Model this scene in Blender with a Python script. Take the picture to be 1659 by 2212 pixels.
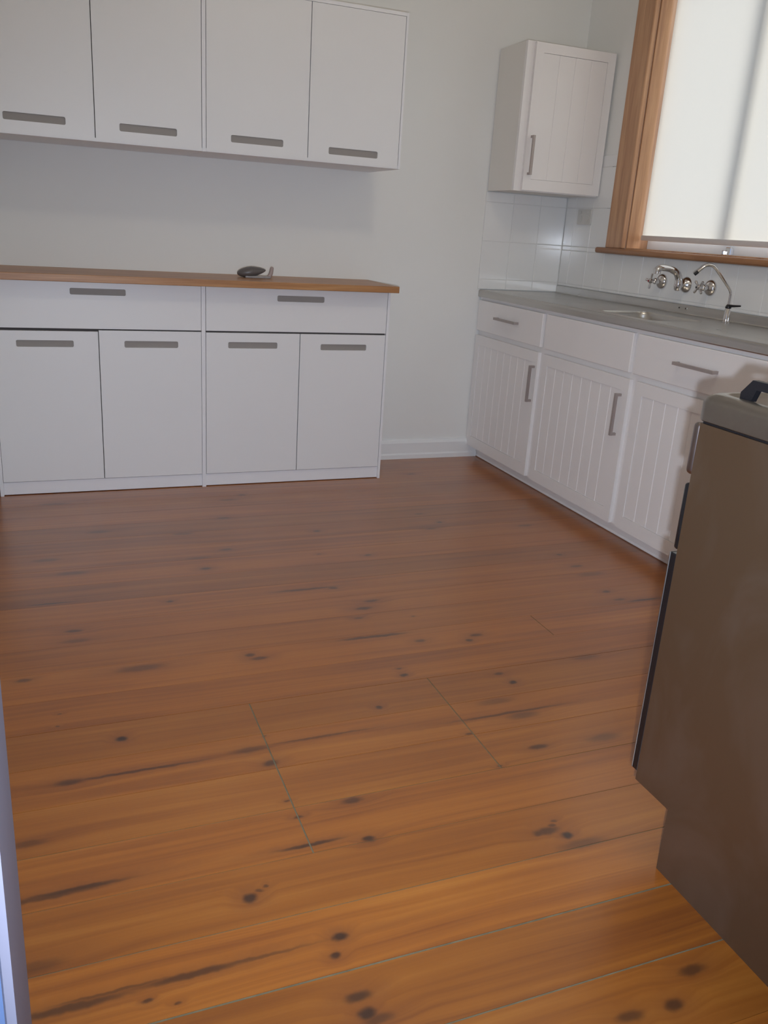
import bpy, bmesh, math, random
from mathutils import Vector, Matrix
random.seed(7)
for o in list(bpy.data.objects): bpy.data.objects.remove(o)
SC = bpy.context.scene
COL = SC.collection
# World frame: back wall y = 0, right (window) wall x = 0, floor z = 0, metres.
# ------------------------------------------------------------------ camera
CAM = Vector((-2.620, -4.107, 1.178))
YAW, PITCH, ROLL = [math.radians(a) for a in (22.347, -18.471, 3.714)]
fw = Vector((math.sin(YAW)*math.cos(PITCH), math.cos(YAW)*math.cos(PITCH), math.sin(PITCH)))
rt = fw.cross(Vector((0, 0, 1))).normalized(); up = rt.cross(fw)
r2 = rt*math.cos(ROLL) + up*math.sin(ROLL); u2 = -rt*math.sin(ROLL) + up*math.cos(ROLL)
cam = bpy.data.cameras.new('camera'); co = bpy.data.objects.new('camera', cam); COL.objects.link(co)
M = Matrix((r2, u2, -fw)).transposed().to_4x4(); M.translation = CAM; co.matrix_world = M
cam.sensor_fit = 'VERTICAL'; cam.sensor_height = 24; cam.lens = 24*1838.99/2212
cam.clip_start = .02
SC.camera = co
# ------------------------------------------------------------------ light
w = bpy.data.worlds.new('sky'); SC.world = w; w.use_nodes = True
bg = w.node_tree.nodes['Background']; bg.inputs[0].default_value = (.50, .68, 1.0, 1); bg.inputs[1].default_value = 0.75
sun = bpy.data.lights.new('sun', 'SUN'); sun.energy = 5.1; sun.angle = math.radians(60); sun.color = (1, .945, .89)
so = bpy.data.objects.new('sun', sun); COL.objects.link(so)
so.rotation_euler = Vector((-.80, .30, -.62)).to_track_quat('-Z', 'Y').to_euler(); so.location = (5, -3, 5)
flash = bpy.data.lights.new('camera_flash', 'SPOT'); flash.energy = 128; flash.shadow_soft_size = .012; flash.color = (.76, .85, 1.0)
flash.spot_size = math.radians(95); flash.spot_blend = 1.0
fo = bpy.data.objects.new('camera_flash', flash); COL.objects.link(fo); MF = M.copy(); MF.translation = CAM + r2*.025 - u2*.06; fo.matrix_world = MF
LAMP_STRENGTH = 35.0; LAMP_COLOR = (1.0, .88, .70)
vs = SC.view_settings; vs.view_transform = 'Standard'; vs.look = 'None'; vs.gamma = 1; vs.exposure = 0.25; vs.use_curve_mapping = False

# ------------------------------------------------------------------ material helpers
def mat(name, color, rough=.5, metal=0., **kw):
    m = bpy.data.materials.new(name); m.use_nodes = True
    b = m.node_tree.nodes['Principled BSDF']
    b.inputs['Base Color'].default_value = (*color, 1); b.inputs['Roughness'].default_value = rough; b.inputs['Metallic'].default_value = metal
    for k, v in kw.items(): b.inputs[k.replace('_', ' ')].default_value = v
    return m
class NT:
    def __init__(s, m): s.t = m.node_tree; s.n = s.t.nodes; s.l = s.t.links; s.b = s.n['Principled BSDF']
    def new(s, typ, ins=None, **at):
        n = s.n.new(typ)
        for k, v in at.items(): setattr(n, k, v)
        for k, v in (ins or {}).items():
            if isinstance(v, bpy.types.NodeSocket): s.l.new(v, n.inputs[k])
            else: n.inputs[k].default_value = v
        return n
    def math(s, op, a, b=0., c=None):
        d = {0: a, 1: b}
        if c is not None: d[2] = c
        return s.new('ShaderNodeMath', d, operation=op).outputs[0]
    def coord(s): return s.new('ShaderNodeTexCoord').outputs['Object']
    def scaled(s, v, sc, off=(0, 0, 0)):
        return s.new('ShaderNodeMapping', {'Vector': v, 'Location': off, 'Scale': sc}).outputs[0]
    def noise(s, v, scale=1., detail=3., rough=.5, dist=0.):
        return s.new('ShaderNodeTexNoise', {'Vector': v, 'Scale': scale, 'Detail': detail, 'Roughness': rough, 'Distortion': dist}).outputs[0]
    def ramp(s, f, stops):
        r = s.new('ShaderNodeValToRGB', {0: f}); e = r.color_ramp.elements
        while len(e) < len(stops): e.new(.5)
        for el, (p, c) in zip(e, stops): el.position = p; el.color = (*c, 1)
        return r.outputs[0]
    def mix(s, f, a, b, mode='MIX'):
        n = s.new('ShaderNodeMix', data_type='RGBA', blend_type=mode)
        for k, v in ((0, f), (6, a), (7, b)):
            if isinstance(v, bpy.types.NodeSocket): s.l.new(v, n.inputs[k])
            else: n.inputs[k].default_value = v if k == 0 else (*v, 1)
        return n.outputs[2]
    def bump(s, h, strength=.1, dist=.01):
        s.l.new(s.new('ShaderNodeBump', {'Height': h, 'Strength': strength, 'Distance': dist}).outputs[0], s.b.inputs['Normal'])
def paint(name, color, rough, var=.03, scale=3., bump=.02):
    m = mat(name, color, rough); t = NT(m); c = t.coord()
    n = t.noise(c, scale, 4.)
    t.l.new(t.mix(n, tuple(x*(1-var) for x in color), tuple(min(1, x*(1+var)) for x in color)), t.b.inputs['Base Color'])
    t.bump(t.noise(c, 90., 2.), bump, .002)
    return m
def wood(name, light, mid, dark, axis='x', rough=.4, sc=1.):
    m = mat(name, mid, rough); t = NT(m); c = t.coord()
    s = {'x': (1.5, 26, 26), 'y': (26, 1.5, 26), 'z': (26, 26, 1.5)}[axis]
    g = t.noise(t.scaled(c, tuple(v*sc for v in s)), 1., 4., .6, .4)
    f = t.noise(t.scaled(c, tuple(v*5*sc for v in s)), 1., 2., .5)
    v = t.math('ADD', t.math('MULTIPLY', g, .75), t.math('MULTIPLY', f, .25))
    t.l.new(t.ramp(v, [(.32, dark), (.5, mid), (.68, light)]), t.b.inputs['Base Color'])
    return m
def steel(name, color, rough, axis='y', var=.12):
    m = mat(name, color, rough, 1.); t = NT(m); c = t.coord()
    s = {'x': (1, 60, 60), 'y': (60, 1, 60), 'z': (60, 60, 1)}[axis]
    n = t.noise(t.scaled(c, s), 1., 3.)
    n2 = t.noise(c, 7., 3.)
    t.l.new(t.math('ADD', rough-.08, t.math('MULTIPLY', n2, .18)), t.b.inputs['Roughness'])
    t.l.new(t.mix(n, tuple(x*(1-var) for x in color), tuple(x*(1+var) for x in color)), t.b.inputs['Base Color'])
    return m
MW_WALL = paint('wall_paint', (.85, .85, .825), .75, .02, 2.)
M_CEIL = paint('ceiling_paint', (.90, .90, .89), .8)
M_TRIM = paint('white_gloss_trim', (.86, .87, .87), .3)
M_LAM = paint('white_laminate', (.84, .84, .845), .38, .015, 2., .004)
M_PANEL = paint('white_panel_edge', (.87, .87, .89), .4, .01)
M_PAINT = paint('white_cabinet_paint', (.89, .86, .845), .38, .02, 6., .03)
M_GRIP = paint('grip_recess_taupe', (.31, .285, .265), .6, .05)
M_TILE = paint('white_glazed_tile', (.85, .85, .84), .10, .01, 5., .012)
M_GROUT = paint('white_grout', (.78, .78, .76), .8)
M_WORKTOP = wood('beech_worktop', (.55, .30, .13), (.43, .21, .085), (.30, .13, .05), 'x', .38)
M_FRAME = wood('varnished_window_timber', (.66, .39, .22), (.54, .30, .165), (.38, .19, .10), 'z', .35)
M_SILL = wood('varnished_sill_timber', (.44, .22, .10), (.33, .15, .065), (.22, .09, .038), 'y', .3)
M_STEEL = steel('stainless_bench', (.54, .525, .50), .30)
M_CHROME = mat('chrome', (.72, .71, .72), .07, 1.)
M_NICKEL = mat('brushed_nickel_handle', (.44, .385, .365), .45, .55)
M_BLACK = mat('black_plastic', (.012, .012, .015), .35)
M_RED = mat('red_tap_dot', (.35, .03, .03), .4)
M_GAP = mat('dark_interior', (.10, .085, .08), .8)
M_WSASH = paint('white_sash', (.78, .80, .82), .35)
M_PLAST = paint('white_plastic', (.64, .63, .60), .35)

# ------------------------------------------------------------------ geometry helpers
def wloc(o):
    v = Vector((0, 0, 0))
    while o is not None: v = v + o.location; o = o.parent
    return v
def obj(name, bm, material, parent=None, smooth=False, origin=None):
    me = bpy.data.meshes.new(name)
    base = wloc(parent) + (Vector(origin) if origin is not None else Vector((0, 0, 0)))
    bmesh.ops.translate(bm, verts=bm.verts, vec=-base)
    bmesh.ops.recalc_face_normals(bm, faces=bm.faces)
    if smooth:
        for f in bm.faces: f.smooth = True
        for e in bm.edges:
            if len(e.link_faces) == 2 and e.calc_face_angle(0) > math.radians(42): e.smooth = False
    bm.to_mesh(me); bm.free()
    o = bpy.data.objects.new(name, me); COL.objects.link(o); me.materials.append(material)
    if origin is not None: o.location = origin
    if parent is not None: o.parent = parent
    return o
def share(src, name, parent, loc):
    o = bpy.data.objects.new(name, src.data); COL.objects.link(o); o.parent = parent; o.location = loc
    return o
def thing(name, label, cat, loc, group=None):
    o = bpy.data.objects.new(name, None); COL.objects.link(o); o.location = loc; o.empty_display_size = .1
    o['label'] = label; o['category'] = cat
    if group: o['group'] = group
    return o
def struct(o, label=None):
    o['kind'] = 'structure'
    if label: o['label'] = label
    return o
def box(bm, a, b, bev=0., seg=1):
    lo = [min(p, q) for p, q in zip(a, b)]; hi = [max(p, q) for p, q in zip(a, b)]
    r = bmesh.ops.create_cube(bm, size=1.)
    vs_ = r['verts']
    for v in vs_: v.co = Vector([(lo[i]+hi[i])/2 + v.co[i]*(hi[i]-lo[i]) for i in range(3)])
    if bev > 0:
        es = list({e for v in vs_ for e in v.link_edges})
        bmesh.ops.bevel(bm, geom=es, offset=bev, segments=seg, profile=.5, affect='EDGES')
    return bm
def B(a, b, bev=0., seg=1): return box(bmesh.new(), a, b, bev, seg)
def rrect(u0, v0, u1, v1, r=0., n=4):
    if r <= 0: return [(u0, v0), (u1, v0), (u1, v1), (u0, v1)]
    out = []
    for cx, cy, a0 in ((u1-r, v0+r, -90), (u1-r, v1-r, 0), (u0+r, v1-r, 90), (u0+r, v0+r, 180)):
        for i in range(n+1):
            a = math.radians(a0 + 90*i/n); out.append((cx+r*math.cos(a), cy+r*math.sin(a)))
    return out
def plate(bm, axis, w0, w1, outer, holes=()):
    """flat plate with holes; (u,v) are the two axes left after `axis`, extruded from w0 to w1 along it"""
    def P(u, v, w_): return {'x': (w_, u, v), 'y': (u, w_, v), 'z': (u, v, w_)}[axis]
    tmp = bmesh.new()
    for loop in [outer, *holes]:
        vv = [tmp.verts.new(P(u, v, w0)) for u, v in loop]
        for i in range(len(vv)): tmp.edges.new((vv[i], vv[(i+1) % len(vv)]))
    bmesh.ops.triangle_fill(tmp, edges=tmp.edges[:], use_beauty=True)
    r = bmesh.ops.extrude_face_region(tmp, geom=tmp.faces[:])
    d = Vector(P(0, 0, w1)) - Vector(P(0, 0, w0))
    for g in r['geom']:
        if isinstance(g, bmesh.types.BMVert): g.co += d
    me = bpy.data.meshes.new('t'); tmp.to_mesh(me); tmp.free(); bm.from_mesh(me); bpy.data.meshes.remove(me)
    return bm
def tube(bm, pts, rad, n=12, caps=True):
    pts = [Vector(p) for p in pts]; R = rad if isinstance(rad, (list, tuple)) else [rad]*len(pts)
    t0 = (pts[1]-pts[0]).normalized()
    a = Vector((0, 0, 1)) if abs(t0.z) < .9 else Vector((1, 0, 0))
    nrm = t0.cross(a).normalized(); rings = []
    for i, p in enumerate(pts):
        t = ((pts[min(i+1, len(pts)-1)]-p).normalized() + (p-pts[max(i-1, 0)]).normalized()).normalized()
        nrm = (nrm - t*nrm.dot(t)).normalized(); bn = t.cross(nrm)
        rings.append([bm.verts.new(p + (nrm*math.cos(2*math.pi*k/n) + bn*math.sin(2*math.pi*k/n))*R[i]) for k in range(n)])
    for A, C in zip(rings, rings[1:]):
        for k in range(n): bm.faces.new((A[k], A[(k+1) % n], C[(k+1) % n], C[k]))
    if caps: bm.faces.new(rings[0][::-1]); bm.faces.new(rings[-1])
    return bm
def lathe(bm, origin, axis, prof, n=24):
    """prof: list of (distance along axis, radius)"""
    o = Vector(origin); ax = Vector(axis).normalized()
    a = Vector((0, 0, 1)) if abs(ax.z) < .9 else Vector((1, 0, 0))
    u = ax.cross(a).normalized(); v = ax.cross(u); rings = []
    for d, r in prof:
        if r < 1e-6: rings.append([bm.verts.new(o+ax*d)])
        else: rings.append([bm.verts.new(o+ax*d+(u*math.cos(2*math.pi*k/n)+v*math.sin(2*math.pi*k/n))*r) for k in range(n)])
    for A, C in zip(rings, rings[1:]):
        for k in range(n):
            q = [A[k % len(A)], A[(k+1) % len(A)], C[(k+1) % len(C)], C[k % len(C)]]
            q = [x for i, x in enumerate(q) if x not in q[:i]]
            if len(q) > 2: bm.faces.new(q)
    return bm
def bez(p0, p1, p2, p3, n=8):
    p0, p1, p2, p3 = map(Vector, (p0, p1, p2, p3))
    return [p0*(1-t)**3+3*p1*t*(1-t)**2+3*p2*t*t*(1-t)+p3*t**3 for t in [i/n for i in range(n+1)]]
def prism(bm, axis, w0, w1, poly):
    return plate(bm, axis, w0, w1, poly)

# ------------------------------------------------------------------ room shell
XL, YN, H = -2.86, -3.556, 3.05      # left wall, near wall (inner faces), ceiling height
DJ0, DJ1, DH = -2.660, -1.80, 2.04    # doorway jamb positions, head height
WY0, WY1, WZ0, WZ1 = -1.70, -.545, 1.135, 2.36   # window opening in the right wall
wall_back = struct(obj('wall_back', B((XL-.12, 0, -.02), (.14, .12, H)), MW_WALL))
wall_left = struct(obj('wall_left', B((XL-.12, YN-.11, -.02), (XL, 0, H)), MW_WALL))
wall_right = struct(obj('wall_right', plate(bmesh.new(), 'x', 0, .14, [(YN-.11, -.02), (0, -.02), (0, H), (YN-.11, H)],
    [rrect(WY0, WZ0, WY1, WZ1)]), MW_WALL))
wall_front = struct(obj('wall_front', plate(bmesh.new(), 'y', YN-.11, YN,
    [(XL, -.02), (DJ0-.02, -.02), (DJ0-.02, DH+.02), (DJ1+.02, DH+.02), (DJ1+.02, -.02), (0, -.02), (0, H), (XL, H)]), MW_WALL))
ceiling = struct(obj('ceiling', B((XL-.12, YN-.11, H), (.14, .12, H+.08)), M_CEIL))
# doorway the photographer stands in, and an added unseen wall keeping the sun off its hall side
struct(obj('wall_sun_block', B((DJ1+.16, -6.2, -.02), (DJ1+.28, YN-.1105, H)), MW_WALL))
M_HALLTRIM = paint('hall_trim_daylight_tint', (.075, .12, .23), .35)  # daylight's blue put into the trim colour, darkened to hold against the flash
door = struct(obj('door_1', plate(bmesh.new(), 'y', YN-.112, YN+.001,
    [(DJ0-.02, 0), (DJ0, 0), (DJ0, DH), (DJ1, DH), (DJ1, 0), (DJ1+.02, 0), (DJ1+.02, DH+.02), (DJ0-.02, DH+.02)]), paint('shade_toned_door_jamb', (.13, .13, .17), .5)))  # dim shade on the jamb reveal is put into this base colour
for a in (DJ0-.075, DJ1+.005):
    obj('architrave', B((a, YN-.13, 0), (a+.07, YN-.1125, DH+.07), .004), M_HALLTRIM, door)
for a in (DJ0-.075, DJ1+.005):
    obj('architrave', B((a, YN+.0015, 0), (a+.07, YN+.016, DH+.07), .004), M_TRIM, door)

# ------------------------------------------------------------------ floor: every board its own object
PITCH_B = .1432
M_FILL = paint('joint_filler', (.165, .145, .09), .8, .45, 30.)
floor = struct(obj('floor', B((XL-.12, -4.9, -.05), (.14, .12, -.0011)), M_FILL))
# knots and streaks seen in the boards: x, y, half length, half width, strength
KN = {'s': (.0145, .0125, 1.), 'm': (.024, .012, .82), 'w': (.05, .018, .58), 'l': (.15, .006, .7), 'L': (.09, .009, .9), 't': (.008, .005, .8), 'B': (.024, .015, .9)}
KNOTS = [(-2.618, -0.487, 'w'), (-1.904, -0.56, 'w'), (-1.83, -0.498, 'm'), (-1.967, -0.793, 'm'), (-2.465, -0.862, 'w'), (-2.159, -0.945, 'w'), (-1.638, -1.019, 's'), (-2.031, -1.145, 'm'), (-2.656, -1.116, 'w'), (-2.134, -1.311, 's'), (-2.14, -1.207, 'w'), (-2.577, -1.254, 'w'), (-1.525, -1.312, 's'), (-1.702, -1.264, 't'), (-2.291, -1.557, 's'), (-1.843, -1.564, 'L'), (-1.748, -1.575, 's'), (-2.647, -1.489, 'L'), (-2.587, -1.698, 'm'), (-2.583, -1.763, 'w'), (-2.125, -1.97, 's'), (-2.104, -1.996, 'm'), (-1.742, -1.818, 'm'), (-1.703, -1.753, 'm'), (-1.656, -1.705, 'm'), (-2.425, -1.969, 'w'), (-2.637, -2.147, 't'), (-2.644, -2.203, 't'), (-2.505, -2.296, 's'), (-2.72, -1.959, 'm'), (-1.868, -2.329, 's'), (-0.923, -0.306, 'm'), (-1.135, -0.898, 'm'), (-1.092, -1.018, 's'), (-1.164, -1.087, 'm'), (-0.736, -1.131, 'w'), (-0.78, -1.469, 's'), (-0.781, -1.591, 'm'), (-0.773, -1.672, 'w'), (-0.81, -1.827, 'm'), (-0.805, -1.897, 'm'), (-0.711, -1.92, 'L'), (-1.566, -1.847, 't'), (-1.465, -2.045, 's'), (-1.428, -2.019, 'm'), (-1.612, -2.011, 'm'), (-1.74, -2.19, 's'), (-1.74, -2.153, 't'), (-1.714, -1.95, 'L'), (-1.781, -1.949, 'L'), (-1.474, -2.253, 'm'), (-1.46, -2.307, 's'), (-1.171, -2.234, 'w'), (-1.556, -2.384, 'w'), (-1.518, -2.465, 'w'), (-2.193, -2.485, 's'), (-2.183, -2.376, 't'), (-2.227, -2.422, 'w'), (-2.329, -2.876, 's'), (-2.308, -2.862, 't'), (-2.293, -2.854, 't'), (-2.066, -2.788, 's'), (-2.201, -3.01, 's'), (-2.22, -3.046, 's'), (-2.211, -3.135, 'B'), (-2.208, -3.169, 's'), (-2.192, -3.183, 'm'), (-2.485, -3.058, 't'), (-2.53, -3.04, 't'), (-2.692, -2.919, 'w'), (-2.705, -2.61, 'w'), (-2.641, -3.015, 'L'), (-2.575, -3.005, 'l'), (-2.414, -3.01, 'l'), (-2.455, -3.011, 'L'), (-2.624, -2.76, 'L'), (-2.667, -2.764, 'L'), (-2.479, -2.432, 'l'), (-2.625, -2.433, 'm'), (-2.059, -2.666, 'm'), (-2.183, -2.771, 'L'), (-2.183, -2.684, 't'), (-2.192, -2.627, 't'), (-1.72, -2.877, 's'), (-1.7, -2.876, 'm'), (-1.664, -2.9, 's'), (-1.678, -2.864, 't'), (-1.665, -2.851, 't'), (-1.372, -2.611, 'w'), (-1.723, -3.31, 'B'), (-1.645, -3.262, 'm'), (-1.807, -3.305, 'm'), (-1.554, -2.601, 'm'), (-2.043, -2.415, 'l'), (-1.548, -2.445, 'l'), (-1.646, -2.932, 'w'), (-1.695, -2.503, 't'), (-1.684, -2.645, 't')]
JY = [-3.225 + PITCH_B*k for k in range(-9, 26)]
WIDE = {0: .0034, 1: .0042, 2: .0024, 3: .002, 4: .0024, 5: .0014, 6: .0012, 7: .002}
CUTS = {3: [-2.184], 4: [-2.184, -1.684], 5: [-2.184, -1.684], 6: [-2.184, -1.684], 8: [-1.185]}
def plank_mat(idx, y0, y1, tone):
    m = mat('pine_board_%02d' % idx, (.4, .17, .05), .3); t = NT(m); c = t.coord()
    rnd = random.Random(idx*13+5)
    off = (rnd.uniform(-9, 9), rnd.uniform(-9, 9), idx*1.7)
    dark = halo = None
    ks = [k for k in KNOTS if y0-.012 < k[1] < y1+.012]
    wob = t.new('ShaderNodeVectorMath', {0: t.new('ShaderNodeTexNoise', {'Vector': c, 'Scale': 45., 'Detail': 2.}).outputs[1], 1: (.5, .5, .5)}, operation='SUBTRACT').outputs[0]
    wob = t.new('ShaderNodeVectorMath', {0: wob, 1: (.012, .009, 0)}, operation='MULTIPLY').outputs[0]
    cw = t.new('ShaderNodeVectorMath', {0: c, 1: wob}, operation='ADD').outputs[0]
    for (kx, ky, kk) in ks:
        rx, ry, s = KN[kk]; q = rnd.uniform(.75, 1.25); rx *= q*rnd.uniform(.85, 1.3); ry *= q*.85; s *= rnd.uniform(.75, 1.)
        d = t.new('ShaderNodeVectorMath', {0: cw, 1: (kx, ky, 0)}, operation='SUBTRACT').outputs[0]
        d = t.new('ShaderNodeVectorMath', {0: d, 1: (1/rx, 1/ry, 0)}, operation='MULTIPLY').outputs[0]
        d = t.new('ShaderNodeVectorMath', {0: d}, operation='LENGTH').outputs['Value']
        a = t.new('ShaderNodeMapRange', {0: d, 1: .35, 2: 1.25, 3: s, 4: 0.}, interpolation_type='SMOOTHSTEP').outputs[0]
        b = t.new('ShaderNodeMapRange', {0: d, 1: .6, 2: 3.6, 3: s, 4: 0.}, interpolation_type='SMOOTHSTEP').outputs[0]
        dark = a if dark is None else t.math('MAXIMUM', dark, a)
        halo = b if halo is None else t.math('MAXIMUM', halo, b)
    # growth-ring figure: the cross-board coordinate, bent around knots
    sx = t.new('ShaderNodeSeparateXYZ', {0: t.scaled(c, (1, 1, 1), off)})
    yy = sx.outputs[1]
    if halo is not None: yy = t.math('ADD', yy, t.math('MULTIPLY', halo, .022))
    low = t.noise(t.scaled(c, (.9, 5, 1), off), 1., 2.)
    yy = t.math('ADD', yy, t.math('MULTIPLY', low, .06))
    cv = t.new('ShaderNodeCombineXYZ', {0: t.math('MULTIPLY', sx.outputs[0], .55), 1: t.math('MULTIPLY', yy, 42.), 2: idx*3.1}).outputs[0]
    g = t.noise(cv, 1., 4., .55, .25)
    cf = t.new('ShaderNodeCombineXYZ', {0: t.math('MULTIPLY', sx.outputs[0], 3.), 1: t.math('MULTIPLY', yy, 190.), 2: idx*1.1}).outputs[0]
    f = t.noise(cf, 1., 2., .5)
    pat = t.noise(t.scaled(c, (1.6, 7, 1), off), 1., 3.)
    v = t.math('ADD', t.math('ADD', t.math('MULTIPLY', g, .50), t.math('MULTIPLY', f, .16)), t.math('MULTIPLY', pat, .34))
    L = [x*tone for x in (.415, .150, .021)]; Mi = [x*tone for x in (.33, .103, .0125)]; D = [x*tone for x in (.185, .048, .0095)]
    col = t.ramp(v, [(.30, D), (.50, Mi), (.68, L)])
    if halo is not None:
        col = t.mix(t.math('MULTIPLY', halo, .55), col, (.20, .058, .014))
        col = t.mix(dark, col, (.040, .015, .009))
    t.l.new(col, t.b.inputs['Base Color'])
    rg = t.noise(c, 5., 4.)
    t.l.new(t.math('ADD', .24, t.math('MULTIPLY', rg, .14)), t.b.inputs['Roughness'])
    t.b.inputs['Specular IOR Level'].default_value = .8
    t.b.inputs['Coat Weight'].default_value = .48; t.b.inputs['Coat Roughness'].default_value = .30; t.b.inputs['Coat IOR'].default_value = 1.5
    t.bump(f, .05, .0015)
    return m
rnd = random.Random(3)
for i in range(len(JY)-1):
    y0, y1 = JY[i], min(JY[i+1], .0)
    if y0 > -.01: break
    k = i-9
    g0, g1 = WIDE.get(k, .0007), WIDE.get(k+1, .0007)
    m = plank_mat(i, y0, y1, rnd.uniform(.86, 1.14))
    xs = [XL] + sorted(CUTS.get(k, [])) + [0.]
    for j in range(len(xs)-1):
        e0 = .0016 if j > 0 else 0; e1 = .0016 if j < len(xs)-2 else 0
        obj('plank', B((xs[j]+e0, y0+g0/2, -.02), (xs[j+1]-e1, y1-g1/2, 0)), m, floor)

# ------------------------------------------------------------------ baseboards
def skirting(name, bm): return struct(obj(name, bm, M_TRIM))
skirting('baseboard_back', prism(bmesh.new(), 'x', -1.105, -.412, [(0, .0), (-.024, .0), (-.024, .022), (-.018, .030), (-.018, .085), (-.012, .098), (-.006, .103), (0, .103)]))
skirting('baseboard_left', B((XL, YN+.02, 0), (XL+.018, -.40, .103), .004))

# ------------------------------------------------------------------ wall tiles
def tiles(wall, axis, rows, cols_for):
    """axis 'y': on the back wall (u = x); axis 'x': on the right wall (u = y)"""
    cache = {}; G = .0011
    for z0, z1 in zip(rows, rows[1:]):
        cs = cols_for(z0)
        for u0, u1 in zip(cs, cs[1:]):
            wv, hv = round(u1-u0, 4), round(z1-z0, 4)
            tl = random.uniform(-.0003, .0003)
            if (wv, hv) not in cache:
                bm = B((u0+G, -.0072, z0+G), (u1-G, 0, z1-G), .0016, 2) if axis == 'y' else B((-.0072, u0+G, z0+G), (0, u1-G, z1-G), .0016, 2)
                org = (u0, tl, z0) if axis == 'y' else (tl, u0, z0)
                cache[(wv, hv)] = obj('tile', bm, M_TILE, wall, False, org)
            else: share(cache[(wv, hv)], 'tile', wall, (u0, tl, z0) if axis == 'y' else (tl, u0, z0))
ROWS = [.902, .952, 1.142, 1.332, 1.3815]
tiles(wall_back, 'y', ROWS, lambda z: [-.486, -.325, -.165, -.0085])
obj('grout', B((-.486, -.0052, .902), (-.006, 0, 1.3815)), M_GROUT, wall_back)
YC = [-.095-.153*k for k in range(17)]
def rcols(z):
    if z < 1.11: return sorted(YC + [-.0085])
    return sorted([y for y in YC if y > -.38] + [-.0085, -.401])
tiles(wall_right, 'x', [.952, 1.121], rcols)
tiles(wall_right, 'x', [.9395, .952], rcols)
tiles(wall_right, 'x', [1.142, 1.332, 1.522, 1.575], rcols)
tiles(wall_right, 'x', [1.121, 1.142], lambda z: sorted([y for y in YC if y > -.34] + [-.0085, -.365]))
obj('grout', B((-.0052, YC[-1], .9395), (0, -.0055, 1.121)), M_GROUT, wall_right)
obj('grout', B((-.0052, -.365, 1.121), (0, -.0055, 1.575)), M_GROUT, wall_right)

# ------------------------------------------------------------------ left run: laminate cabinets with cut-out grips
def grip_front(name, x0, x1, z0, z1, yf, th, grip, parent):
    """laminate door or drawer front facing -y with a rounded cut-out grip (gx0,gx1,gz0,gz1)"""
    bm = plate(bmesh.new(), 'y', yf, yf+th, rrect(x0, z0, x1, z1), [rrect(grip[0], grip[2], grip[1], grip[3], .006, 4)])
    o = obj(name, bm, M_LAM, parent)
    g = plate(bmesh.new(), 'y', yf+.0055, yf+th-.001, rrect(grip[0]+.0001, grip[2]+.0001, grip[1]-.0001, grip[3]-.0001, .006))
    obj('grip_recess', g, M_GRIP, o)
    return o
YF = -.3475; TH = .016
def base_unit(label, xl, xr, pl, pr_, split, grips, gaps):
    t = thing('base_cabinet', label, 'cabinet', ((xl+xr)/2, -.17, 0), 'laminate base cabinets under the wooden worktop')
    for a, b in ((xl, xl+pl), (xr-pr_, xr)):
        obj('side_panel', B((a, YF-.001, 0), (b, -.004, .8965), .0006), M_PANEL, t)
    bm = B((xl+pl, YF+TH+.0035, .05), (xr-pr_, YF+TH+.006, .8965))
    box(bm, (xl+pl, YF+TH+.004, .045), (xr-pr_, -.004, .06))
    obj('carcass', bm, M_GAP, t)
    obj('plinth', B((xl+pl, YF+.010, .003), (xr-pr_, YF+.026, .0575), .0008), M_PANEL, t)
    a, b = xl+pl, xr-pr_
    g = gaps
    grip_front('drawer', a+g[0], b-g[1], .706, .891, YF, TH, grips[0], t)
    grip_front('door', a+g[0], split-g[2], .062, .699-g[3], YF, TH, grips[1], t)
    grip_front('door', split+g[2], b-g[1], .062, .700-g[4], YF, TH, grips[2], t)
    return t
base_unit('white laminate base cabinet with cut-out grips, its end panel facing the bare wall strip', -1.9715, -1.111, .0085, .012, -1.5385,
    [(-1.647, -1.430, .838, .864), (-1.864, -1.643, .631, .6585), (-1.440, -1.218, .626, .6535)], (.0022, .0024, .0019, .001, .002))
base_unit('white laminate base cabinet with cut-out grips, farther from the bare wall strip', -2.826, -1.9715, .014, .0085, -2.4045,
    [(-2.508, -2.290, .842, .868), (-2.722, -2.503, .630, .657), (-2.302, -2.080, .630, .658)], (.0015, .0015, .0017, .0045, .0))
wt = bmesh.new(); box(wt, (-2.84, -.4225, .897), (-1.0995, -.0015, .9255), .002, 2)
o = obj('worktop', wt, M_WORKTOP); o['label'] = 'long honey-coloured wooden worktop on the laminate base cabinets'; o['category'] = 'worktop'
YU = -.388
def wall_unit(label, xl, xr, pl, pr_, split, grips):
    t = thing('wall_cabinet', label, 'cabinet', ((xl+xr)/2, -.19, 1.42), 'laminate wall cabinets above the wooden worktop')
    for a, b in ((xl, xl+pl), (xr-pr_, xr)):
        obj('side_panel', B((a, YU-.001, 1.4205), (b, -.002, 2.0255), .0006), M_PANEL, t)
    a, b = xl+pl, xr-pr_
    obj('bottom_panel', B((a, YU+.002, 1.4215), (b, -.002, 1.4345)), M_PANEL, t)
    obj('top_panel', B((a, YU, 2.012), (b, -.002, 2.0255)), M_PANEL, t)
    obj('inner_back', B((a, YU+TH+.0035, 1.4345), (b, YU+TH+.006, 2.012)), M_GAP, t)
    grip_front('door', a+.0022, split-.0016, 1.4245, 2.0105, YU, TH, grips[0], t)
    grip_front('door', split+.0016, b-.0022, 1.4245, 2.0105, YU, TH, grips[1], t)
wall_unit('white two-door wall cabinet with cut-out grips, its end panel beside the bare wall strip', -1.972, -1.122, .0075, .010, -1.541,
    [(-1.864, -1.647, 1.465, 1.4925), (-1.450, -1.229, 1.4555, 1.483)])
wall_unit('white two-door wall cabinet with cut-out grips, farther from the bare wall strip', -2.826, -1.972, .014, .0075, -2.386,
    [(-2.709, -2.491, 1.469, 1.4965), (-2.296, -2.078, 1.466, 1.494)])

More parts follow.
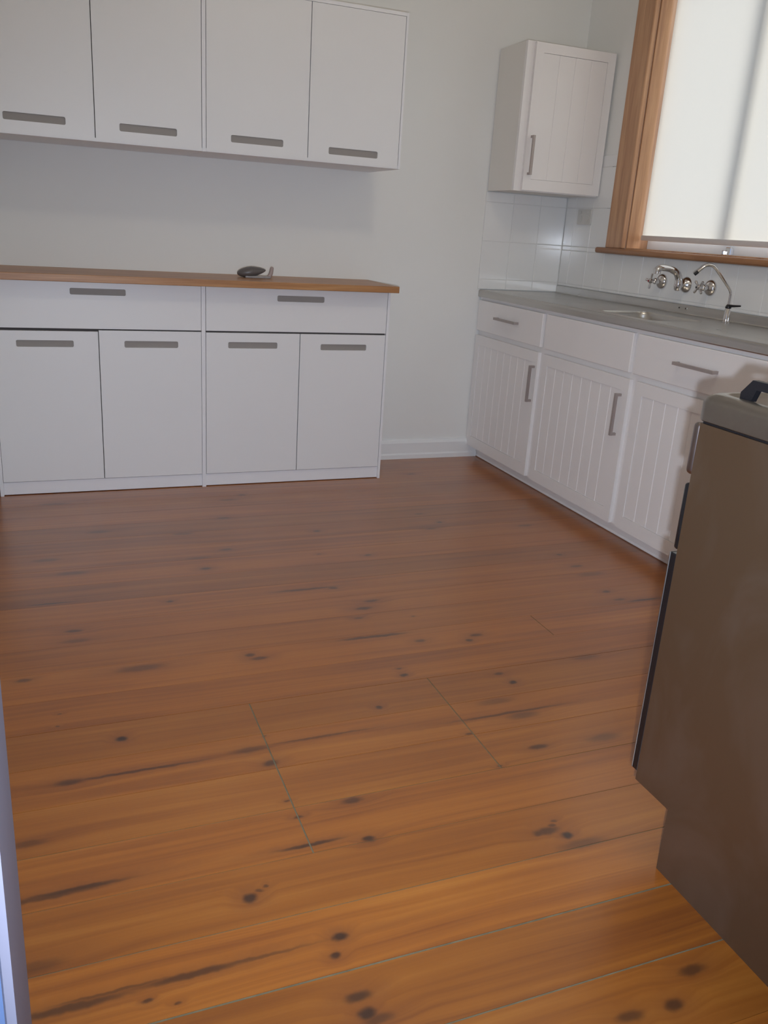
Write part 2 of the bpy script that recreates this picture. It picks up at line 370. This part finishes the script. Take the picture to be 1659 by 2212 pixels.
# ------------------------------------------------------------------ bar pulls
def bar_pull(parent, p0, p1, out, sec=.0055, wid=.0055):
    """square-section U handle from p0 to p1 (on the face), standing out along `out`"""
    p0, p1, out = Vector(p0), Vector(p1), Vector(out); d = (p1-p0).normalized(); bm = bmesh.new()
    n = out.normalized(); s = d.cross(n)
    def slab(a, b, along, h1, h2):
        r = bmesh.ops.create_cube(bm, size=1.)['verts']
        c = (a+b)/2; L = (b-a).length
        e2 = s; e1 = along.cross(s)
        for v in r: x, y, z = v.co; v.co = c + along*(x*L) + e1*(y*2*h1) + e2*(z*2*h2)
    q = sec-.0004; o1 = out-n*sec
    slab(p0+d*sec, p0+d*sec+o1, n, q, wid); slab(p1-d*sec, p1-d*sec+o1, n, q, wid)
    slab(p0+out-n*sec, p1+out-n*sec, d, sec, wid+.0002)
    return obj('handle', bm, M_NICKEL, parent)

# ------------------------------------------------------------------ right run: painted cabinets with boarded doors
XF, TD = -.4725, .018
def boarded_door_x(parent, y0, y1, z0, z1, board, rail=.045):
    """door facing -x; boards run vertically, each its own object"""
    ys, ye = y0, y1
    st = rail
    o = obj('door', plate(bmesh.new(), 'x', XF, XF+TD, rrect(ys, z0, ye, z1), [rrect(ys+st, z0+rail+.01, ye-st, z1-rail-.005)]), M_PAINT, parent)
    n = max(1, round((ye-ys-2*st)/board)); wv = (ye-ys-2*st)/n
    first = None
    for i in range(n):
        a = ys+st+i*wv
        if first is None:
            bm = prism(bmesh.new(), 'z', z0+rail+.011, z1-rail-.006, [(XF+.015, a+.0003), (XF+.0062, a+.0003), (XF+.003, a+.0036), (XF+.003, a+wv-.0012), (XF+.0045, a+wv-.0003), (XF+.015, a+wv-.0003)])
            first = obj('board', bm, M_PAINT, o); y_first = 0
        else: share(first, 'board', o, (0, i*wv, 0))
    obj('back_board', B((XF+.0155, ys+st+.001, z0+rail), (XF+.0175, ye-st-.001, z1-rail)), M_PAINT, o)
    return o
def right_unit(label, y0, y1, dy0, dy1, wy0, wy1, handle_drawer, handle_door, first=False):
    """y1 is the end nearest the back wall (y larger)"""
    t = thing('base_cabinet', label, 'cabinet', (-.24, (y0+y1)/2, 0), 'painted base cabinets under the steel bench')
    for a in (y0, y1-.016): obj('side_panel', B((XF+TD+.0155, a+.0002, .066), (-.001, a+.0158, .8545)), M_PAINT, t)
    obj('bottom_panel', B((XF+TD+.0155, y0+.0165, .066), (-.001, y1-.0165, .082)), M_PAINT, t)
    obj('face_frame', B((XF+TD+.0005, y0, .066), (XF+TD+.015, y1, .8555)), M_PAINT, t)
    kb = prism(bmesh.new(), 'y', y0, y1, [(-.406, 0), (-.411, .004), (-.407, .012), (-.407, .066), (-.38, .066), (-.38, 0)])
    obj('plinth', kb, M_PAINT, t)
    if dy0 is not None:
        d = obj('drawer', B((XF, dy0, .692), (XF+TD, dy1, .8475), .003, 2), M_PAINT, t)
        if handle_drawer: bar_pull(d, (XF, handle_drawer[0], .775), (XF, handle_drawer[1], .775), (-.027, 0, 0))
    d = boarded_door_x(t, wy0, wy1, .069, .668, .068)
    if handle_door is not None: bar_pull(d, (XF, handle_door, .432), (XF, handle_door, .604), (-.028, 0, 0))
    return t
right_unit('white boarded-door cabinet under the steel bench, pushed into the room corner', -.668, -.002, -.651, -.006, -.646, -.006, (-.437, -.227), -.626)
right_unit('white boarded-door cabinet under the sink with a plain front above its door', -1.362, -.668, -1.325, -.682, -1.342, -.690, None, -1.300)
right_unit('white boarded-door cabinet under the steel bench, beside the stove', -2.07, -1.362, -2.052, -1.352, -2.040, -1.384, (-1.81, -1.60), None)
right_unit('white boarded-door cabinet at the free end of the steel bench', -2.70, -2.07, -2.69, -2.085, -2.69, -2.09, (-2.49, -2.28), -2.65)

# ------------------------------------------------------------------ stainless bench with sink
bench = thing('sink_bench', 'stainless steel sink bench with low upstand below the window', 'bench', (-.24, -1.35, .86))
BX = -.4776; HOLE = (-.425, -1.37, -.165, -.985)
bt = plate(bmesh.new(), 'z', .896, .900, rrect(BX+.004, -2.72, -.002, -.008), [rrect(HOLE[0], HOLE[1], HOLE[2], HOLE[3], .05, 6)])
obj('benchtop', bt, M_STEEL, bench)
lip = prism(bmesh.new(), 'y', -2.72, -.001, [(BX+.012, .8965), (BX+.0075, .8990), (BX+.0035, .8975), (BX+.0008, .894), (BX, .888), (BX, .868), (BX+.0015, .864), (BX+.012, .864)])
obj('front_lip', lip, M_STEEL, bench)
obj('substrate', B((BX+.0125, -2.72, .856), (HOLE[0]-.012, -.008, .8958)), M_PAINT, bench)
us = prism(bmesh.new(), 'y', -2.72, -.0095, [(-.001, .9002), (-.016, .9002), (-.0125, .905), (-.0115, .935), (-.0095, .938), (-.001, .938)])
obj('upstand', us, M_STEEL, bench)
bw = bmesh.new(); loops = []
for z, ins, r in ((.8995, 0, .05), (.8965, .003, .048), (.885, .006, .046), (.765, .014, .045), (.752, .022, .04), (.747, .04, .03)):
    loops.append([bw.verts.new((u, v, z)) for u, v in rrect(HOLE[0]+ins, HOLE[1]+ins, HOLE[2]-ins, HOLE[3]-ins, r, 6)])
for A, C in zip(loops, loops[1:]):
    for k in range(len(A)): bw.faces.new((A[k], A[(k+1) % len(A)], C[(k+1) % len(A)], C[k]))
bw.faces.new(loops[-1])
obj('sink_bowl', bw, M_STEEL, bench, True)
ov = obj('overflow_plate', plate(bmesh.new(), 'x', -.0135, -.0112, rrect(-1.062, .914, -1.006, .932, .0089, 6)), M_STEEL, bench)
for y in (-1.055, -1.013): obj('screw', lathe(bmesh.new(), (-.0134, y, .923), (-1, 0, 0), [(0, .0038), (.0012, .0036), (.002, 0)], 10), M_GAP, ov)

# ------------------------------------------------------------------ taps
def wall_tap(label, y, z, dot, rot):
    t = thing('wall_tap', label, 'tap', (-.0072, y, z), 'chrome cross-handle wall taps')
    obj('flange', lathe(bmesh.new(), (-.0068, y, z), (-1, 0, 0), [(0, .033), (.004, .034), (.010, .032), (.018, .025), (.024, .016), (.026, .011), (.038, .0095)]), M_CHROME, t, True)
    obj('spindle', lathe(bmesh.new(), (-.043, y, z), (-1, 0, 0), [(0, .013), (.006, .014), (.012, .012), (.016, .007), (.024, .006)]), M_CHROME, t, True)
    h = bmesh.new()
    lathe(h, (-.064, y, z), (-1, 0, 0), [(0, .006), (.004, .010), (.014, .010), (.020, .007), (.022, 0)])
    for k in range(4):
        a = math.radians(rot+90*k); d = Vector((0, math.cos(a), math.sin(a))); c = Vector((-.073, y, z))
        tube(h, [c+d*.006, c+d*.014, c+d*.024, c+d*.030, c+d*.033], [.0045, .0042, .0055, .006, .0035], 10)
    o = obj('cross_handle', h, M_CHROME, t, True)
    obj('indicator_dot', lathe(bmesh.new(), (-.0858, y, z), (-1, 0, 0), [(0, .0042), (.001, .0038), (.0012, 0)], 12), dot, o)
wall_tap('chrome wall tap with red centred cross handle on the tiles', -.867, 1.023, M_RED, 98)
wall_tap('chrome wall tap with cross handle, behind the drinking-water tap', -1.181, 1.021, M_BLACK, 45)
sp = thing('sink_spout', 'curved chrome swivel spout on the tiles between two taps', 'spout', (-.0072, -1.028, 1.021))
obj('flange', lathe(bmesh.new(), (-.0068, -1.028, 1.021), (-1, 0, 0), [(0, .033), (.004, .0345), (.012, .031), (.020, .023), (.028, .016), (.040, .015)]), M_CHROME, sp, True)
b = bmesh.new()
lathe(b, (-.052, -1.028, .994), (0, 0, 1), [(0, 0), (.001, .011), (.006, .0155), (.022, .0175), (.040, .017), (.048, .015)])
path = bez((-.052, -1.028, 1.032), (-.054, -1.028, 1.066), (-.075, -1.022, 1.078), (-.105, -1.016, 1.083), 10) + bez((-.105, -1.016, 1.083), (-.125, -1.012, 1.086), (-.148, -1.008, 1.088), (-.155, -1.006, 1.074), 7)[1:]
tube(b, path, [.0155]*5 + [.0140]*4 + [.0125]*(len(path)-9), 14)
tube(b, [(-.155, -1.006, 1.080), (-.1555, -1.006, 1.070), (-.1555, -1.006, 1.060)], [.0125, .0150, .0145], 14)
obj('spout', b, M_CHROME, sp, True)
TX, TY = -.078, -1.375
ft = thing('filter_tap', 'tall slim chrome drinking-water tap with black lever on the steel bench', 'tap', (TX, TY, .9))
b = lathe(bmesh.new(), (TX, TY, .9003), (0, 0, 1), [(0, .017), (.003, .017), (.004, .012), (.050, .011), (.052, .0095), (.056, .009)])
obj('body', b, M_CHROME, ft, True)
b = lathe(bmesh.new(), (TX, TY, .9555), (0, 0, 1), [(0, .0105), (.005, .012), (.012, .009), (.016, .006)])
tube(b, [(TX-.002, TY-.004, .966), (TX+.005, TY-.025, .967), (TX+.014, TY-.050, .970)], [.0055, .0045, .003], 8)
obj('lever', b, M_BLACK, ft, True)
def zt_(z): return .967 + (z-.967)*.79
path = [(TX, TY, .967), (TX, TY, zt_(1.0)), (TX, TY, zt_(1.024))] + bez((TX, TY, zt_(1.024)), (TX-.001, TY, zt_(1.034)), (TX-.008, TY+.003, zt_(1.046)), (TX-.014, TY+.006, zt_(1.056)), 5)[1:] \
     + bez((TX-.07, TY+.026, zt_(1.137)), (TX-.084, TY+.032, zt_(1.158)), (TX-.100, TY+.038, zt_(1.158)), (TX-.114, TY+.044, zt_(1.146)), 8) + [(TX-.136, TY+.053, zt_(1.118))]
obj('pipe', tube(bmesh.new(), path, .0055, 10), M_CHROME, ft, True)
e0 = Vector(path[-1]); ed = (e0-Vector(path[-2])).normalized()
obj('nozzle', tube(bmesh.new(), [e0-ed*.002, e0+ed*.014], .0066, 10), M_BLACK, ft, True)

# ------------------------------------------------------------------ corner wall cabinet
cc = thing('corner_cabinet', 'small white painted wall cabinet with one boarded door in the corner', 'cabinet', (-.245, -.14, 1.383))
CX0, CX1, CY, CZ0, CZ1 = -.484, -.012, -.270, 1.383, 2.024
M_SIDE = paint('cream_cabinet_side', (.82, .79, .74), .5, .02)
obj('carcass', B((CX0, CY+.0185, CZ0), (CX1, -.0075, CZ1), .001), M_SIDE, cc)
obj('face_frame', plate(bmesh.new(), 'y', CY, CY+.018, rrect(CX0, CZ0, CX1, CZ1), [rrect(CX0+.05, CZ0+.04, CX1-.04, CZ1-.04)]), M_PAINT, cc)
dx0, dx1, dz0, dz1 = -.4475, -.0135, 1.387, 2.020; R_ = .042
d = obj('door', plate(bmesh.new(), 'y', CY-.018, CY-.0005, rrect(dx0, dz0, dx1, dz1), [rrect(dx0+R_, dz0+R_+.008, dx1-R_, dz1-R_)]), M_PAINT, cc)
n = 4; wv = (dx1-dx0-2*R_)/n; first = None
for i in range(n):
    a = dx0+R_+i*wv
    if first is None:
        first = obj('board', prism(bmesh.new(), 'z', dz0+R_+.009, dz1-R_-.001, [(a+.0003, CY-.003), (a+.0003, CY-.0135), (a+.002, CY-.0150), (a+wv-.002, CY-.0150), (a+wv-.0003, CY-.0135), (a+wv-.0003, CY-.003)]), M_PAINT, d)
    else: share(first, 'board', d, (i*wv, 0, 0))
bar_pull(d, (-.424, CY-.018, 1.455), (-.424, CY-.018, 1.628), (0, -.027, 0))

# ------------------------------------------------------------------ power outlet
po = thing('power_outlet', 'white double power outlet on the tiles under the corner cabinet', 'outlet', (-.0075, -.19, 1.29))
obj('plate', plate(bmesh.new(), 'x', -.0165, -.0074, rrect(-.250, 1.252, -.134, 1.326, .006)), M_PLAST, po)
for y in (-.222, -.162):
    obj('socket', lathe(bmesh.new(), (-.0164, y, 1.280), (-1, 0, 0), [(0, .017), (.0015, .0165), (.0015, .013), (.0012, 0)], 20), M_PLAST, po, True)
    obj('switch', B((-.0195, y-.006, 1.305), (-.0163, y+.006, 1.318), .001), M_PLAST, po)

# ------------------------------------------------------------------ window
win = struct(obj('window_1', plate(bmesh.new(), 'x', .002, .139, rrect(WY0+.0005, WZ0+.012, WY1-.0005, WZ1-.0005), [rrect(WY0+.018, WZ0+.02, WY1-.0105, WZ1-.018)]), M_FRAME))
AW = .118
for (a, b_, z0, z1) in ((WY1-.006, WY1-.006+AW+.02, 1.1505, WZ1+.11), (WY0-AW-.014, WY0+.006, 1.1505, WZ1+.11)):
    obj('architrave', B((-.020, a+.02, z0), (-.0005, b_, z1), .002), M_FRAME, win)
    obj('architrave_bead', B((-.026, a, z0), (-.0005, a+.0205, z1), .005, 3) if a > -1. else B((-.026, b_-.0205, z0), (-.0005, b_, z1), .005, 3), M_FRAME, win)
obj('architrave', B((-.020, WY0+.0065, WZ1-.006), (-.0005, WY1-.0065, WZ1+.11), .002), M_FRAME, win)
sill = bmesh.new(); box(sill, (-.052, WY0-.17, 1.1225), (.1, -.372, 1.150), .010, 4)
obj('sill', sill, M_SILL, win, True)
ym = -1.122
M_GLASS = bpy.data.materials.new('window_glass'); M_GLASS.use_nodes = True
gn = M_GLASS.node_tree; gn.nodes.clear()
go = gn.nodes.new('ShaderNodeOutputMaterial'); gm = gn.nodes.new('ShaderNodeMixShader'); gm.inputs[0].default_value = .08
gt_ = gn.nodes.new('ShaderNodeBsdfTransparent'); gt_.inputs[0].default_value = (.95, .97, .96, 1); gg = gn.nodes.new('ShaderNodeBsdfGlossy'); gg.inputs['Roughness'].default_value = .02
gn.links.new(gt_.outputs[0], gm.inputs[1]); gn.links.new(gg.outputs[0], gm.inputs[2]); gn.links.new(gm.outputs[0], go.inputs[0])
for a, b_ in ((WY0+.019, ym-.002), (ym+.002, WY1-.012)):
    s = obj('sash', plate(bmesh.new(), 'x', .118, .1385, rrect(a, 1.152, b_, WZ1-.019), [rrect(a+.024, 1.195, b_-.024, WZ1-.05)]), M_WSASH, win)
    obj('pane', B((.1265, a+.023, 1.194), (.1295, b_-.023, WZ1-.049)), M_GLASS, s)
lt = obj('latch', B((.100, -1.136, 1.1525), (.1175, -1.104, 1.186), .003), M_CHROME, win)
obj('latch_arm', B((.088, -1.107, 1.1545), (.1095, -1.096, 1.172), .003), M_CHROME, lt)
M_BLIND = bpy.data.materials.new('blind_fabric'); M_BLIND.use_nodes = True
nt = M_BLIND.node_tree; nt.nodes.clear()
out = nt.nodes.new('ShaderNodeOutputMaterial'); mx = nt.nodes.new('ShaderNodeMixShader'); mx.inputs[0].default_value = .50
df = nt.nodes.new('ShaderNodeBsdfDiffuse'); df.inputs[0].default_value = (.82, .80, .76, 1)
tr = nt.nodes.new('ShaderNodeBsdfTranslucent'); tr.inputs[0].default_value = (.80, .76, .69, 1)
nt.links.new(df.outputs[0], mx.inputs[1]); nt.links.new(tr.outputs[0], mx.inputs[2]); nt.links.new(mx.outputs[0], out.inputs[0])
bl = thing('roller_blind', 'cream roller blind drawn down over the window', 'blind', (.075, -1.12, 1.2))
b = bmesh.new(); vv = []
ny, nz = 30, 14
for i in range(ny+1):
    y = -1.690 + (1.690-.5665)*i/ny
    vv.append([b.verts.new((.074 + .0012*math.sin(y*23)*(1-j/nz) + .0008*math.sin(y*9+1), y, 1.207+(2.30-1.207)*j/nz)) for j in range(nz+1)])
for i in range(ny):
    for j in range(nz): b.faces.new((vv[i][j], vv[i+1][j], vv[i+1][j+1], vv[i][j+1]))
obj('fabric', b, M_BLIND, bl, True)
obj('bottom_rail', B((.068, -1.690, 1.193), (.080, -.564, 1.2165), .004, 2), paint('blind_rail', (.62, .60, .60), .4), bl, True)
obj('roller_tube', tube(bmesh.new(), [(.074, -1.69, 2.318), (.074, -.5665, 2.318)], .02, 16), M_PLAST, bl, True)

# ------------------------------------------------------------------ stove
SX0, SX1, SY0, SY1 = -1.544, -.944, -3.535, -2.935
M_STOVE = mat('brown_grey_enamel', (.115, .092, .075), .38, .55); t = NT(M_STOVE); c = t.coord()
sm = t.ramp(t.noise(t.scaled(c, (3, 3, 2.2)), 1.6, 4., .55, .8), [(.45, (.155, .098, .058)), (.68, (.185, .130, .092))])
t.l.new(sm, t.b.inputs['Base Color'])
M_HOB = steel('stove_top_steel', (.36, .34, .32), .34, 'x', .06)
M_DGLASS = mat('black_oven_glass', (.012, .012, .014), .12)
M_IRON = mat('cast_iron', (.012, .012, .016), .45)
st = thing('gas_stove', 'freestanding brown-grey gas stove with black trivets, seen from its side', 'stove', (-1.244, -3.235, 0))
obj('body', prism(bmesh.new(), 'x', SX0, SX1, [(SY1, .139), (SY1, .884), (SY0, .884), (SY0, .0), (SY1-.102, .0), (SY1-.102, .139)]), M_STOVE, st)
cap = bmesh.new()
ol = rrect(SX0-.002, SY0, SX1+.002, SY1+.014, .022, 5)
prev = None; cx_, cy_ = (SX0+SX1)/2, (SY0+SY1)/2
loops = []
for z, ins in ((.888, .002), (.890, 0.), (.921, 0.), (.931, .004), (.937, .013), (.9385, .022), (.9385, .028), (.933, .034)):
    loops.append([cap.verts.new((u - math.copysign(ins, u-cx_), v - math.copysign(ins, v-cy_), z)) for u, v in ol])
for A, C in zip(loops, loops[1:]):
    for k in range(len(A)): cap.faces.new((A[k], A[(k+1) % len(A)], C[(k+1) % len(A)], C[k]))
cap.faces.new(loops[0][::-1]); cap.faces.new(loops[-1])
hob = obj('hob_top', cap, M_HOB, st, True)
obj('hob_gap', B((SX0+.004, SY0+.004, .8842), (SX1-.004, SY1-.002, .8878)), M_BLACK, st)
cp = obj('control_panel', B((SX0+.001, SY1+.0005, .786), (SX1-.001, SY1+.021, .883), .009, 4), steel('panel_steel', (.30, .26, .26), .3, 'x'), st, True)
for k in range(5):
    obj('knob', lathe(bmesh.new(), (SX0+.08+k*.11, SY1+.0212, .834), (0, 1, 0), [(0, .021), (.004, .021), (.008, .017), (.024, .015), (.026, .012), (.026, 0)]), M_BLACK, cp, True)
gd = obj('grill_door', B((SX0+.002, SY1+.0005, .640), (SX1-.002, SY1+.016, .770), .006, 3), M_DGLASS, st, True)
od = obj('oven_door', B((SX0+.001, SY1+.0005, .156), (SX1-.001, SY1+.017, .632), .002), M_DGLASS, st)
obj('door_facing', B((SX0+.001, SY1+.0172, .156), (SX1-.001, SY1+.0205, .632), .001), M_HOB, od)
for dd, z in ((gd, .742), (od, .600)):
    hb = bmesh.new(); yb = SY1+(.016 if dd is gd else .0205)
    x0, x1 = SX0+.05, SX1-.05
    tube(hb, [(x0, yb, z), (x0, yb+.028, z), (x0+.01, yb+.034, z), (x1-.01, yb+.034, z), (x1, yb+.028, z), (x1, yb, z)], .007, 10)
    obj('handle', hb, M_HOB, dd, True)
for (bx, by, br) in ((-1.40, -3.12, .045), (-1.40, -3.38, .036), (-1.09, -3.12, .036), (-1.09, -3.38, .05)):
    bo = obj('burner', lathe(bmesh.new(), (bx, by, .9332), (0, 0, 1), [(0, br), (.008, br), (.010, br*.75), (.014, br*.75), (.016, br*.6), (.017, 0)]), M_IRON, st, True)
for x0, x1 in ((-1.512, -1.250), (-1.238, -.976)):
    tv = bmesh.new()
    y0, y1 = -3.50, -2.982
    for y in (y0, y1-.10):   # end rails standing on feet with chamfered corners
        prism(tv, 'y', y, y+.012, [(x0, .936), (x0, .948), (x0+.014, .972), (x1-.014, .972), (x1, .948), (x1, .936), (x1-.02, .936), (x1-.028, .955), (x0+.028, .955), (x0+.02, .936)])
    for x in (x0, x1-.012):
        prism(tv, 'x', x, x+.012, [(y0, .936), (y0, .948), (y0+.016, .972), (y1-.022, .972), (y1, .948), (y1, .936), (y1-.026, .936), (y1-.034, .957), (y0+.04, .957), (y0+.03, .936)])
    xm_ = (x0+x1)/2
    for yc in (-3.12, -3.38):
        box(tv, (x0, yc-.005, .958), (xm_-.03, yc+.005, .972), .001); box(tv, (xm_+.03, yc-.005, .958), (x1, yc+.005, .972), .001)
        box(tv, (xm_-.005, yc+.03, .958), (xm_+.005, yc+.13, .972), .001); box(tv, (xm_-.005, yc-.13, .958), (xm_+.005, yc-.03, .972), .001)
    obj('trivet', tv, M_IRON, st)

# ------------------------------------------------------------------ small gadget on the worktop
gx, gy, gz = -1.735, -.20, .9255
gt = thing('kitchen_gadget', 'small dark oval gadget with an upturned grey prong on the wooden worktop', 'gadget', (gx, gy, gz))
b = bmesh.new()
bmesh.ops.create_uvsphere(b, u_segments=28, v_segments=16, radius=1.)
for v in b.verts:
    x, y, z = v.co; tpr = 1 - .42*max(0, x)
    v.co = Vector((gx+x*.066+.004, gy+y*.034*tpr, gz+.030+z*.0235*tpr*(1 if z > 0 else 1.)+.004*x - .004))
bmesh.ops.rotate(b, cent=(gx, gy, gz+.03), matrix=Matrix.Rotation(math.radians(-4), 3, 'Y'), verts=b.verts)
M_GAD = mat('dark_grey_gadget', (.13, .115, .11), .35)
obj('shell', b, M_GAD, gt, True)
b = B((gx-.028, gy-.024, gz), (gx+.088, gy+.024, gz+.010), .004, 2)
obj('base', b, mat('grey_clear_plastic', (.34, .32, .32), .25), gt, True)
obj('prong', tube(bmesh.new(), [(gx+.078, gy, gz+.004), (gx+.088, gy, gz+.010), (gx+.094, gy, gz+.024), (gx+.098, gy, gz+.046), (gx+.099, gy, gz+.051)], [.009, .0095, .009, .008, .004], 10), mat('pinkish_grey_prong', (.40, .31, .29), .4), gt, True)

# ------------------------------------------------------------------ ceiling lamp (above the frame; its shadows are in the photo)
lx, ly, lz = -1.30, -2.42, 2.86
la = thing('ceiling_lamp', 'round glass ceiling lamp in the middle of the kitchen', 'lamp', (lx, ly, H))
obj('canopy', lathe(bmesh.new(), (lx, ly, H-.001), (0, 0, -1), [(0, .06), (.02, .055), (.03, .02), (.09, .02), (.10, .05)]), M_TRIM, la, True)
b = bmesh.new(); bmesh.ops.create_uvsphere(b, u_segments=24, v_segments=14, radius=.095); bmesh.ops.translate(b, verts=b.verts, vec=(lx, ly, lz))
M_LAMP = bpy.data.materials.new('lit_opal_glass'); M_LAMP.use_nodes = True
pb = M_LAMP.node_tree.nodes['Principled BSDF']; pb.inputs['Emission Color'].default_value = (*LAMP_COLOR, 1); pb.inputs['Emission Strength'].default_value = LAMP_STRENGTH
obj('globe', b, M_LAMP, la, True)
